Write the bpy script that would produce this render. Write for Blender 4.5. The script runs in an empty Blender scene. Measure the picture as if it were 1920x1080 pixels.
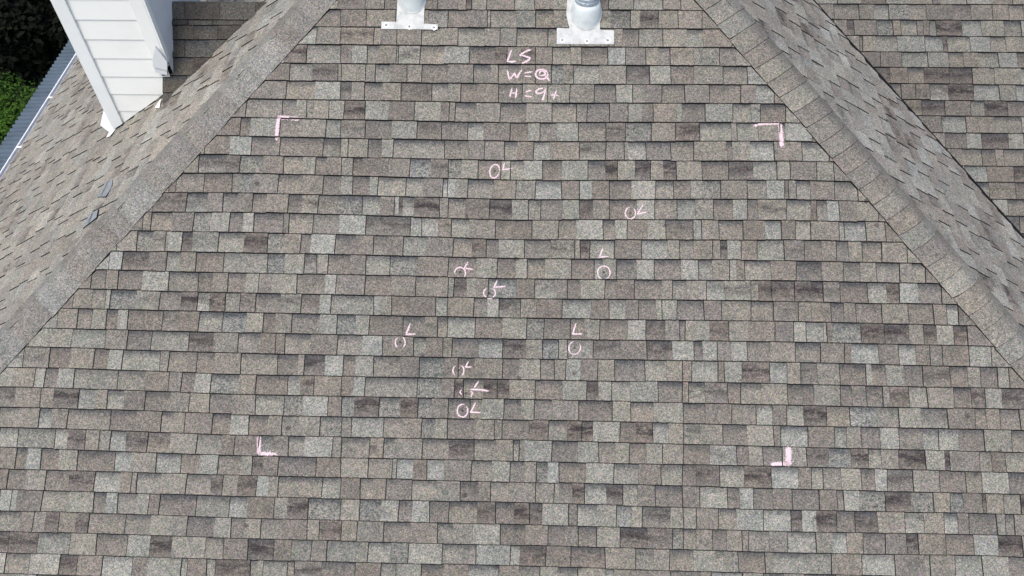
import bpy, math, random
import numpy as np
from mathutils import Vector, Matrix

scene = bpy.context.scene
# ------------------------------------------------------------------ camera
Z0 = 9.7                                   # camera height above the ground
CAMR = ((0.99926369, 0.03497639, -0.01577136), (-0.01666381, 0.76590125, 0.64274225), (-0.03456011, 0.64200618, -0.76592015))
cam_d = bpy.data.cameras.new('camera')
cam_d.sensor_width = 36.0
cam_d.lens = 1560.067 / 1920 * 36
cam_d.clip_start = 0.05
cam_d.clip_end = 2000
cam = bpy.data.objects.new('camera', cam_d)
scene.collection.objects.link(cam)
_r, _u, _f = (Vector(v) for v in CAMR)
cam.matrix_world = Matrix(((_r.x, _u.x, -_f.x, 0), (_r.y, _u.y, -_f.y, 0), (_r.z, _u.z, -_f.z, Z0), (0, 0, 0, 1)))
scene.camera = cam
# ------------------------------------------------------------------ light
SUN_ELEV, SUN_AZ = 62, 212                 # degrees; azimuth clockwise from +Y
SUN_POWER, SUN_ANGLE, SKY = 0.95, 25, 0.15
EXPOSURE = 0.88
world = bpy.data.worlds.new('World')
scene.world = world
world.use_nodes = True
wn = world.node_tree.nodes
wl = world.node_tree.links
bg = wn.get('Background') or wn.new('ShaderNodeBackground')
sky = wn.new('ShaderNodeTexSky')
sky.sky_type = 'NISHITA'
sky.sun_disc = False
sky.sun_elevation = math.radians(SUN_ELEV)
sky.sun_rotation = math.radians(SUN_AZ)
sky.dust_density = 4.0
sky.air_density = 1.0
wl.new(sky.outputs[0], bg.inputs[0])
bg.inputs[1].default_value = SKY
sd = bpy.data.lights.new('sun', 'SUN')
sd.energy = SUN_POWER
sd.angle = math.radians(SUN_ANGLE)
sd.color = (1.0, 0.972, 0.93)
sun = bpy.data.objects.new('sun', sd)
scene.collection.objects.link(sun)
_a, _e = math.radians(SUN_AZ), math.radians(SUN_ELEV)
sun_dir = Vector((math.sin(_a) * math.cos(_e), math.cos(_a) * math.cos(_e), math.sin(_e)))
sun.rotation_euler = sun_dir.to_track_quat('Z', 'Y').to_euler()
sun.location = (-10, 0, 20)
scene.view_settings.view_transform = 'Standard'
scene.view_settings.look = 'None'
scene.view_settings.exposure = EXPOSURE
scene.view_settings.gamma = 1.0

R = random.Random(7)
# ------------------------------------------------------------------ roof geometry (camera-height frame, z shifted by Z0)
PM, PS = 0.571128, 0.589183                # pitch of front slopes / side slopes
TM, TS = math.tan(PM), math.tan(PS)
CM, SM, CS, SS = math.cos(PM), math.sin(PM), math.cos(PS), math.sin(PS)
D1, D2 = 5.882926, 7.110585
C1, C2 = -D1 / CM, -D2 / CM
CL, CR = -2.190552, -2.489506
KH = TS / TM / CM
LH, RH = 4.864687 + 0.15 * math.sqrt(1 + KH * KH), 4.311665 + 0.15 * math.sqrt(1 + KH * KH)
VA = 6.460763
E = 0.143                                  # shingle exposure
OFF1, OFF2 = 2.545328, 3.498594
E2 = 0.14644
XR = (RH - LH) / 2 / KH                    # x of the ridge
EAVE = -6.2
ZV = Vector((0, 0, Z0))


class Frame:
    def __init__(s, O, U, V):
        s.O, s.U, s.V = Vector(O) + ZV, Vector(U), Vector(V)
        s.N = s.U.cross(s.V).normalized()

    def at(s, u, v, h=0.0):
        return s.O + s.U * u + s.V * v + s.N * h


F_MAIN = Frame((0, D1 * SM, -D1 * CM), (1, 0, 0), (0, CM, SM))
F_BACK = Frame((0, D2 * SM, -D2 * CM), (1, 0, 0), (0, CM, SM))
F_LEFT = Frame((0, 0, CL), (0, -1, 0), (CS, 0, SS))
F_RIGHT = Frame((0, 0, CR), (0, 1, 0), (-CS, 0, SS))
CRA = math.radians(44.5)
CRZ = -4.15
F_SAD = Frame((0, 5.75, CRZ), (1, 0, 0), (0, math.cos(CRA), math.sin(CRA)))

LINE_TXT = """
-10 -3.432,0 -2.250,0 -0.243,1 1.769,0 2.956,0
-9 -3.432,0 -2.250,0 -0.243,1 1.769,0 2.956,0
-8 -3.432,0 -2.250,0 -0.243,2 1.769,0 2.956,0
-7 -3.432,0 -2.250,0 -0.243,2 1.769,0 2.956,0
-6 -3.432,0 -2.250,0 -0.243,2 1.769,1 2.956,0
-5 -3.432,0 -2.250,1 -0.243,2 1.769,3 2.956,0
-4 -3.432,0 -2.250,3 -0.243,3 1.769,4 2.956,0
-3 -3.432,0 -2.250,4 -0.243,3 1.769,6 2.956,0
-2 -3.432,0 -2.250,6 -0.243,3 1.769,7 2.956,0
-1 -3.432,0 -2.250,7 -0.243,4 1.769,9 2.956,0
0 -3.432,0 -2.250,9 -0.243,4 1.769,10 2.956,0
1 -3.432,0 -2.250,10 -0.240,6 1.769,11 2.956,0
2 -3.432,0 -2.250,12 -0.237,5 1.769,13 2.956,0
3 -3.432,0 -2.250,13 -0.234,1 1.769,14 2.956,0
4 -3.432,0 -2.250,15 -0.231,-4 1.769,16 2.956,0
5 -3.432,0 -2.250,16 -0.228,-5 1.769,17 2.956,0
6 -3.432,0 -2.250,17 -0.225,-6 1.769,19 2.956,0
7 -3.432,0 -2.250,19 -0.222,-10 1.769,20 2.956,0
8 -3.432,1 -2.250,20 -0.219,-8 1.766,18 2.956,-1
9 -3.432,1 -2.241,18 -0.215,-13 1.763,15 2.956,-1
10 -3.432,2 -2.232,13 -0.212,-13 1.760,10 2.956,-1
11 -3.432,2 -2.222,4 -0.210,-12 1.756,5 2.956,-1
12 -3.432,3 -2.213,-1 -0.207,-12 1.753,2 2.956,-2
13 -3.432,3 -2.203,-1 -0.204,-12 1.750,3 2.956,-2
14 -3.432,4 -2.194,-3 -0.201,-10 1.748,6 2.956,-2
15 -3.432,4 -2.185,-5 -0.198,-11 1.744,2 2.956,-2
16 -3.432,5 -2.176,-7 -0.195,-6 1.741,2 2.956,-3
17 -3.432,5 -2.166,-13 -0.192,-8 1.738,-3 2.956,-3
18 -3.432,6 -2.157,-9 -0.189,-6 1.735,-3 2.956,-3
19 -3.432,6 -2.148,-11 -0.186,-5 1.732,-6 2.956,-3
20 -3.432,7 -2.139,-10 -0.183,1 1.729,-5 2.956,-4
21 -3.432,7 -2.130,-8 -0.180,-4 1.727,1 2.950,0
22 -3.418,2 -2.121,-4 -0.177,0 1.723,-2 2.943,3
23 -3.405,4 -2.112,-5 -0.174,2 1.720,-1 2.936,7
24 -3.392,4 -2.103,-5 -0.171,2 1.718,0 2.930,14
25 -3.379,4 -2.094,-1 -0.168,6 1.715,1 2.923,19
26 -3.365,4 -2.085,2 -0.165,8 1.712,8 2.923,17
27 -3.365,4 -2.085,2 -0.165,7 1.712,7 2.923,16
28 -3.365,4 -2.085,2 -0.165,7 1.712,6 2.923,15
29 -3.365,3 -2.085,2 -0.165,6 1.712,6 2.923,13
30 -3.365,3 -2.085,2 -0.165,5 1.712,5 2.923,12
31 -3.365,3 -2.085,2 -0.165,5 1.712,5 2.923,11
32 -3.365,2 -2.085,1 -0.165,4 1.712,4 2.923,9
33 -3.365,2 -2.085,1 -0.165,4 1.712,4 2.923,8
34 -3.365,2 -2.085,1 -0.165,3 1.712,3 2.923,7
35 -3.365,1 -2.085,1 -0.165,3 1.712,3 2.923,5"""
TABLE_TXT = """
-1 |-1527b|-1339a|-1112a|-905a,-871K|-725B,-585b|-433a|-409A,-214g|-75A,63a|175a|405g,484K|632a,701d|831a|982a
0 |-1520a|-1276a,-1220b|-1104a,-1026b|-920A,-780a|-648G,-449a|-330a|-211A|19A|190a|505a,570B|694a,792a|870a
1 |-1514b,-1433w|-1320A,-1227a|-1101a|-1081w|-925A,-743w|-558B,-366d|-281a,-176b|-70b|54A,192a|270B|466w|597b|740a,831B|922a
2 |-2094b|-1894A,-1720b|-1527a|-1507a|-1327a|-1254A,-1142a|-1018a|-907B,-712b|-525A,-396a|-341A,-173b|-68a|50K,141a|211G,402a|597B|773g|922B
3 |-2173b|-1912A,-1693w|-1507B,-1421a|-1328A,-1195a|-1057B|-823A,-707g,-668a|-615B,-491a|-336A|-157a|30a|186a|364B|527g|650a,740b|857A
4 |-2304b|-2204A|-1934A,-1825g|-1752a,-1699a|-1586g|-1467d|-1311g,-1137b|-946g,-755b|-690a|-651A,-493a|-320B,-128a|58A|242A|314B|482b|611a,715b|798a
5 |-2408b|-2238B,-2162g|-1943A,-1791a|-1601G|-1487a|-1309B,-1111g|-928A|-742B|-555G,-437b|-245B,-112g|-28B,95w|251A|457b|592K|785a|959d
6 |-2512a|-2492a,-2452b,-2306w|-2147B,-1955a|-1935B|-1614A|-1480g|-1430g|-1283B,-1178w|-1097A|-716A,-544b|-423b|-284A,-187b|-71G,52a|261G|458a|584a,612W|741B|920A
7 |-2635a|-2531A,-2323d|-2224K,-2052b|-1901A,-1756g|-1664B,-1578b|-1473a|-1388B,-1316b,-1126a|-970K,-813b|-690K,-592g|-472B|-301g|-236G,-139w|-4B,138g|324B,453d|542g,664D|779a,868D|964a|1142B|1333D,1511G|1682g|1770b|1959g|2085b
8 |-2731b,-2684A|-2482B|-2268A,-2202K,-2116a|-1932A,-1755a|-1600B,-1466g|-1384B,-1257w|-1199G|-994G,-860b|-724W|-685w,-627a|-543A,-349a|-188a|-53W|140b|265w,358b|479B,639w|811A|944B,1065g,1148K|1281a|1464A,1603w|1729a|1755a|1811A,1912b|2081A
9 |-2839b|-2601G,-2443b|-2331A,-2219b|-2112B,-2009a|-1849B,-1747g|-1629A,-1486K|-1301G,-1173b|-1067w,-1037D,-1011W,-927d|-745a|-681A,-552b|-382D,-217g|-102A|-12B,148g|267D,365a|480B,677w|804A|963G,1096a|1222B,1361w|1462B,1538a|1739G,1915d|1952A,2027w|2115b,2234a|2390b
10 |-3013b|-2907a|-2852A,-2696b|-2538K,-2407w|-2273B,-2171w|-2095B|-1872b|-1837A|-1654A,-1466w|-1275A|-945W|-863W,-747b|-653G,-522a|-336B|-67a|118A,246w|436A,525g|614b,754g|883B|1082g|1142a|1259A|1435b,1586W|1705b|1799G|1911a|2105W|2142W|2298a|2428b
11 |-3093a|-2946K,-2823g|-2735b,-2712w|-2613D,-2534g|-2345G,-2155d|-1985K,-1861a|-1742B,-1666w|-1491B,-1336b|-1213A,-1110b|-997G,-826b|-636A,-499d|-399B,-307g|-124A,69g|235a|273D|349G|524b|710W,899a|981A,1081a|1213a|1270D,1320g|1414b|1527G|1721b|1858B,1982a|2082B,2169a|2262A|2404a
12 |-3134w|-3042D,-2845b|-2716G,-2609a|-2500B|-2292A|-1977K,-1847g|-1708A|-1613a|-1536B,-1374b|-1262G|-1082K,-885b|-667B,-463g|-316B,-183g|-102A,27a|213B|375W,439a|533B,678w|800B,993w|1112A,1212a|1331g,1381b|1437A,1624b|1798B,1979a|2127A,2245a|2356A|2523a,2609A|2701b
13 |-3148a|-3063B,-2880w|-2690A|-2468B,-2364a|-2257B,-2124g|-2026b,-1936g|-1755A,-1548w|-1464b|-1262B,-1072a|-897A,-740a|-663g|-622D,-529g,-459a|-377K,-173b|-47G,99b|185B,282g|452B,540b|660B,854a|929A,1029a|1167W,1298g|1479A,1535d|1622D|1789d,1901D|1987a|2099B|2296W,2425D|2515w,2640B|2806a
14 |-3137w|-3108K,-2914g|-2745A,-2588d|-2469W,-2380d|-2266G|-2154b|-2046B,-1863g|-1715B,-1579w|-1500G|-1188w,-1143a|-1064b|-748G|-659a|-477B,-379w|-297A|-139a,-31b|151G,359b|482W,604b|691B,816g|854g|960B|1153b|1272A|1483A|1638b|1811a,1897a|2033B,2125b|2205B|2389a|2567B|2745b|2830W|2915b
15 |-3125B,-3040w|-2968B|-2708A,-2591b|-2448G|-2271K,-2099a|-1983B,-1893a|-1777A,-1572g|-1450K,-1316g|-1218B|-972A,-819a|-730A|-654W|-462B,-268g|-98K|25B|210A,310a|417B,617w|741D,879a|978B|1022a,1096g,1189d|1326a,1462b|1647b|1771w|1857G,1980w|2004b,2041K,2238d|2397D,2568a|2665D,2757g|2872D|2970b
16 |-3113a|-2959B|-2779A|-2512D,-2329a|-2155A,-1994b|-1879b|-1818A,-1629b|-1440A,-1259w|-1113a|-897G,-802b|-688a|-622B,-429W|-259D,-96g|17K|136a|193A|374B,567b|748D,928w|1077B,1139w|1238b,1336w|1447B,1608a|1780B|1958b|2123b,2166W,2355b|2489W,2611b|2708b|2793b|2969g|3126a
17 |-3883w|-3706a|-3517B,-3361a|-3191B,-3081w|-2984W|-2705a|-2647A|-2438B,-2312a|-2126A|-1857B,-1711a|-1670D,-1519w|-1392B,-1303g|-1176A,-986b|-851K,-671b|-576A,-457a|-262B,-143a|5A|107a|188w,288b|406a|524B|735G,890a|1002b|1061W|1248b|1285g,1408d|1599W,1722a|1813A,1930a|2080B|2265w,2302B,2399g,2520B|2654b|2835B,2956a|3041B|3161g|3233b
18 |-3868g,-3770a|-3610w|-3536B,-3439w|-3324A|-3001A,-2804b|-2630a|-2544B,-2444w|-2332K,-2130a|-2009B|-1777G,-1690b|-1588a|-1398b,-1309w|-1231A|-855K,-685b|-591d|-534A,-390D|-296D,-209a|-30B,165g|330D,414g|504G,637g|826B|1001b|1038G,1155b|1308B|1403A,1541a|1719B,1902a|2081B,2163a|2258A|2376a,2418b|2549G|2678a|2853B,2973d|3064g,3178D
19 |-3854A,-3737a|-3549a,-3458d|-3279W,-3154a|-3070G,-2948b|-2797B,-2613a|-2472a|-2332B,-2166a|-2004G|-1794K,-1663w|-1482b|-1391K,-1297d|-1124K,-969d|-850K,-750a|-637B|-484A,-399g|-246B,-125g|-34A,93a|276B|514g|637A,797g|1000A,1154b|1334A|1502W,1618b|1710G,1829d|1983A|2147K,2328A|2479g,2624A|2810b|2991A,3068a|3158B|3296a
20 |-3840A,-3697a|-3552W,-3458a|-3345A|-3036B,-2846b|-2669A,-2577a|-2494b|-2303B,-2169w|-2042B,-1903a|-1808A,-1688a|-1536K|-1385A|-1309W|-1088A,-951a|-820K,-720g|-639B,-445a|-311a|-256A,-66d|67A,200d|299D,379w|564B,681d|789W,901a|999G,1116a|1271B,1439a|1624b|1668W|1858b|2034G,2118a|2215B,2345w|2470B,2636G|2738W,2876B|3049g|3228A
21 |-3825W|-3693G|-3425W,-3329d|-3198a|-3104a|-3024W,-2909d|-2756A,-2592a|-2404A,-2223b|-2135b|-1964K,-1856a|-1753A,-1636w|-1441a|-1378A|-1174a,-1127a|-1081K,-1002a|-809A,-622D|-448A,-293a|-175A|-128a,-95w|93B,275g|417A,534g|629B,748g|862a|999B,1182w|1364B,1449g|1543B|1680a|1845d,1994K,2144d|2259G,2349a|2463D|2648w,2774d|2804w,2828b|3007A,3090b|3179G
22 |-3811a|-3692B,-3611w|-3512B,-3380g|-3249B|-2981W,-2862a|-2684W|-2508B,-2373w|-2243A,-2075g|-2002D,-1924b|-1817B|-1544b|-1371a|-1184A|-1009a|-984W,-866b|-773W,-649b|-463A,-320g|-194A,-92a|-12K,68w|144A,332w|522A,693b|846G|998B,1089d|1247G,1417d|1598W,1785b|1870G|1954A,2074g|2206B,2302w|2380B|2559a|2732B|2908A,3018w|3195B
23 |-3796b|-3738B,-3604a|-3465B,-3296d|-3114W,-2927a|-2844a|-2812A,-2635a|-2460A,-2281d|-2195a,-2092d|-1962w,-1872a|-1809A|-1500G|-1365b|-1234A,-1140a|-1053B|-867A,-694a|-537B,-409b|-326A,-200a|-16a|119a,150B,242d|321W,474D|590G,687a|806B|997b|1110W|1298B,1382w|1475B,1608b|1736B|1924b|2040A|2088w,2190K|2369D,2536K|2690a|2797K,2886b|3011D,3040a|3153G|3271d
24 |-3782w|-3692w,-3654b|-3477G,-3284g|-3108B,-3017w|-2937A,-2801g|-2715b|-2639B|-2374A|-2145W,-2014b|-1823g,-1732d|-1591K|-1358a|-1231K,-1079w|-959B,-862w|-745B|-611A,-412d|-289B,-154d|-56D,36g|213b|274W,408g|542W,645g|718A,912g|997a|1091b|1235A,1359w|1539W|1725D,1803w,1899d|2033B|2161D,2310a|2489G,2619a|2750W,2844b|2915B|3104g|3157A|3222a
25 |-3767A,-3614b|-3525a,-3436d|-3343a,-3220d|-3131A|-2866A,-2689g,-2550a|-2433B,-2236w|-2124B,-2024a|-1915A,-1762b|-1591a|-1500b|-1351a|-1237a|-1058B,-869b|-685A,-574a,-439w|-253B,-78a|75B,190a|282B|413a|567D,755d|924K|996A,1086a|1195B,1291a|1393b|1438A,1579a|1698W|1895a,2002W,2098a|2205B|2359b|2495D|2578a|2755B,2944w,3103D|3267a
"""
MARKS = [
('chalk_letter','pink chalk letter L of LS',[(18,[(-247,2521),(-261,2475),(-273,2432),(-242,2426),(-206,2432)])]),
('chalk_letter','pink chalk letter S of LS',[(18,[(-96,2524),(-125,2518),(-157,2500),(-181,2479),(-147,2473),(-115,2462),(-107,2453),(-128,2433),(-173,2413)])]),
('chalk_letter','pink chalk letter W',[(18,[(-275,2369),(-266,2331),(-255,2287)]),(17,[(-255,2287),(-240,2314),(-220,2342),(-211,2319),(-203,2298)]),(17,[(-203,2298),(-186,2338),(-163,2373)])]),
('chalk_equals_sign','pink chalk equals sign after the W',[(15,[(-156,2340),(-122,2348),(-84,2353)]),(15,[(-149,2319),(-121,2317),(-92,2314)])]),
('chalk_figure','struck-through pink chalk zero after the W',[(17,[(22,2348),(25,2336),(23,2324),(17,2312),(7,2303),(-6,2298),(-20,2296),(-34,2298),(-47,2304),(-57,2313),(-63,2324),(-65,2337),(-62,2349),(-55,2360),(-44,2368),(-30,2372),(-16,2373),(-2,2370),(10,2363),(19,2353),(24,2342)]),(16,[(-40,2332),(-29,2358),(-4,2363),(9,2333),(-20,2323),(-42,2327)]),(21,[(1,2327),(20,2311),(39,2280)])]),
('chalk_letter','pink chalk letter H',[(17,[(-236,2227),(-244,2191),(-252,2155)]),(17,[(-201,2227),(-204,2191),(-209,2146)]),(15,[(-248,2187),(-223,2191),(-201,2193)])]),
('chalk_equals_sign','pink chalk equals sign after the H',[(15,[(-90,2209),(-119,2205),(-142,2194)]),(15,[(-144,2169),(-119,2164),(-85,2161)])]),
('chalk_figure','pink chalk figure 9',[(17,[(3,2231),(-38,2223),(-60,2204),(-54,2188),(-28,2188),(-1,2201),(13,2233)]),(18,[(13,2233),(3,2184),(-12,2125)])]),
('chalk_plus_sign','pink chalk plus sign after the 9',[(16,[(91,2217),(80,2180),(67,2135)]),(15,[(44,2175),(76,2177),(109,2171)])]),
('chalk_bracket','thick pink chalk corner bracket, upper left of the four',[(29,[(-1963,1989),(-1887,1986),(-1799,1976)]),(29,[(-1954,2003),(-1958,1930),(-1959,1869),(-1959,1812)])]),
('chalk_bracket','thick pink chalk corner bracket, upper right of the four',[(23,[(1517,1959),(1567,1975),(1644,1979),(1713,1981)]),(31,[(1707,1995),(1711,1927),(1715,1860),(1717,1800)])]),
('chalk_bracket','thick pink chalk corner bracket, lower left of the four',[(27,[(-1962,-330),(-1959,-397),(-1956,-463)]),(27,[(-1957,-452),(-1904,-453),(-1824,-458)])]),
('chalk_bracket','thick pink chalk corner bracket, lower right of the four',[(40,[(1722,-316),(1719,-385),(1716,-454)]),(27,[(1593,-444),(1654,-439),(1723,-437)]),(10,[(1731,-425),(1753,-416)])]),
('chalk_circle','pink chalk circle highest of the circled hits',[(13,[(-315,1591),(-320,1576),(-328,1564),(-337,1554),(-348,1549),(-359,1549),(-369,1553),(-377,1562),(-382,1574),(-384,1589),(-383,1604),(-379,1619),(-372,1632),(-363,1642),(-352,1649),(-341,1650),(-331,1647),(-322,1640),(-316,1629),(-313,1615),(-313,1599)])]),
('chalk_letter','small pink chalk letter L highest of the circled hits',[(15,[(-277,1668),(-291,1610),(-219,1623)])]),
('chalk_circle','pink chalk circle right of all the other circled hits',[(13,[(651,1340),(660,1333),(666,1323),(669,1311),(669,1299),(667,1287),(662,1276),(654,1268),(644,1262),(634,1260),(624,1261),(614,1266),(606,1274),(600,1284),(597,1296),(597,1308),(600,1320),(605,1330),(613,1339),(622,1344),(633,1346)])]),
('chalk_letter','small pink chalk letter L right of all the other circled hits',[(15,[(726,1368),(682,1296),(756,1312)])]),
('chalk_circle','pink chalk circle with the letter directly above it on the right side',[(13,[(431,823),(420,829),(411,838),(405,850),(402,862),(402,876),(406,889),(413,900),(422,909),(434,914),(446,916),(458,915),(470,909),(479,901),(486,890),(490,877),(491,864),(488,851),(482,839),(473,830),(462,823)])]),
('chalk_letter','small pink chalk letter L with the letter directly above it on the right side',[(15,[(439,1049),(415,979),(476,986)])]),
('chalk_circle','pink chalk circle left of the middle and half open below',[(13,[(-617,840),(-618,848),(-617,857),(-615,865),(-611,873),(-606,879),(-599,884),(-592,888),(-584,890),(-576,890),(-568,888),(-561,885),(-554,880),(-548,874),(-544,867),(-541,858),(-539,850),(-540,841),(-542,833),(-545,825),(-550,818)])]),
('chalk_letter','small pink chalk letter L left of the middle and half open below',[(15,[(-522,934),(-550,885),(-483,876)])]),
('chalk_circle','pink chalk circle just below the half open circle',[(13,[(-344,742),(-335,736),(-328,728),(-324,718),(-322,708),(-324,698),(-329,688),(-336,680),(-345,675),(-356,671),(-367,670),(-378,672),(-388,677),(-396,684),(-402,693),(-406,703),(-406,713),(-403,723),(-397,732),(-389,739),(-379,744)])]),
('chalk_letter','small pink chalk letter L just below the half open circle',[(15,[(-312,804),(-333,749),(-245,760)])]),
('chalk_circle','pink chalk circle leftmost of the circled hits',[(13,[(-1003,308),(-1010,312),(-1016,318),(-1021,326),(-1023,334),(-1025,343),(-1024,352),(-1022,361),(-1018,368),(-1012,375),(-1006,380)]),(13,[(-976,384),(-969,379),(-964,372),(-959,363),(-956,354),(-955,344),(-955,335),(-958,325),(-961,317),(-967,310),(-973,305)])]),
('chalk_letter','small pink chalk letter L leftmost of the circled hits',[(15,[(-922,484),(-950,403),(-877,407)])]),
('chalk_circle','pink chalk circle right of the middle in the lower half',[(13,[(281,310),(273,299),(263,290),(252,285),(240,284),(228,286),(218,292),(211,302),(206,313),(204,326),(205,339),(210,352),(218,362),(228,371),(240,375)]),(13,[(278,362),(284,352),(287,341),(287,329),(284,317),(279,306),(271,297),(262,290),(251,285),(240,284),(230,286),(220,291),(213,298)])]),
('chalk_letter','small pink chalk letter L right of the middle in the lower half',[(15,[(254,508),(230,427),(303,430)])]),
('chalk_circle','pink chalk circle topmost of the lowest three',[(13,[(-589,120),(-596,124),(-601,130),(-605,137),(-608,145),(-609,153),(-609,162),(-606,169),(-603,177),(-597,183),(-591,188)]),(13,[(-552,192),(-545,187),(-540,180),(-535,172),(-533,164),(-532,155),(-532,146),(-534,137),(-538,129),(-544,123),(-550,117)])]),
('chalk_letter','small pink chalk letter L topmost of the lowest three',[(15,[(-498,225),(-522,180),(-472,181)])]),
('chalk_circle','pink chalk circle middle of the lowest three',[(13,[(-542,28),(-556,4),(-536,-19)]),(13,[(-484,21),(-467,1),(-476,-35)])]),
('chalk_letter','small pink chalk letter L middle of the lowest three',[(15,[(-424,86),(-442,59),(-460,29)]),(15,[(-488,25),(-415,24),(-351,16)])]),
('chalk_circle','pink chalk circle lowest of all the circled hits',[(13,[(-511,-90),(-503,-100),(-498,-111),(-497,-124),(-498,-137),(-503,-149),(-510,-159),(-519,-166),(-530,-169),(-540,-168),(-551,-163),(-559,-155),(-566,-145),(-570,-132),(-570,-119),(-567,-106),(-562,-95),(-553,-87),(-544,-82),(-533,-80),(-522,-82)])]),
('chalk_letter','small pink chalk letter L lowest of all the circled hits',[(15,[(-441,-63),(-476,-133),(-402,-135)])]),
]

# ------------------------------------------------------------------ materials
def nmat(name):
    m = bpy.data.materials.new(name)
    m.use_nodes = True
    nt = m.node_tree
    b = nt.nodes.get('Principled BSDF')
    return m, nt, b, nt.nodes, nt.links


def plain(name, col, rough=0.7, metal=0.0, var=0.12, scale=8.0, bump=0.0, spec=0.4, grime=None):
    m, nt, b, n, l = nmat(name)
    tc = n.new('ShaderNodeTexCoord')
    ns = n.new('ShaderNodeTexNoise')
    ns.inputs['Scale'].default_value = scale
    ns.inputs['Detail'].default_value = 6
    ns.inputs['Roughness'].default_value = 0.65
    l.new(tc.outputs['Object'], ns.inputs['Vector'])
    mx = n.new('ShaderNodeMix')
    mx.data_type = 'RGBA'
    g = grime or tuple(c * (1 - 2.2 * var) for c in col)
    mx.inputs['A'].default_value = (*g, 1)
    mx.inputs['B'].default_value = (*col, 1)
    mr = n.new('ShaderNodeMapRange')
    mr.inputs['From Min'].default_value = 0.3
    mr.inputs['From Max'].default_value = 0.55
    l.new(ns.outputs['Fac'], mr.inputs['Value'])
    l.new(mr.outputs[0], mx.inputs['Factor'])
    l.new(mx.outputs['Result'], b.inputs['Base Color'])
    b.inputs['Roughness'].default_value = rough
    b.inputs['Metallic'].default_value = metal
    b.inputs['Specular IOR Level'].default_value = spec
    if bump:
        bp = n.new('ShaderNodeBump')
        bp.inputs['Strength'].default_value = bump
        bp.inputs['Distance'].default_value = 0.002
        l.new(ns.outputs['Fac'], bp.inputs['Height'])
        l.new(bp.outputs[0], b.inputs['Normal'])
    return m


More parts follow.
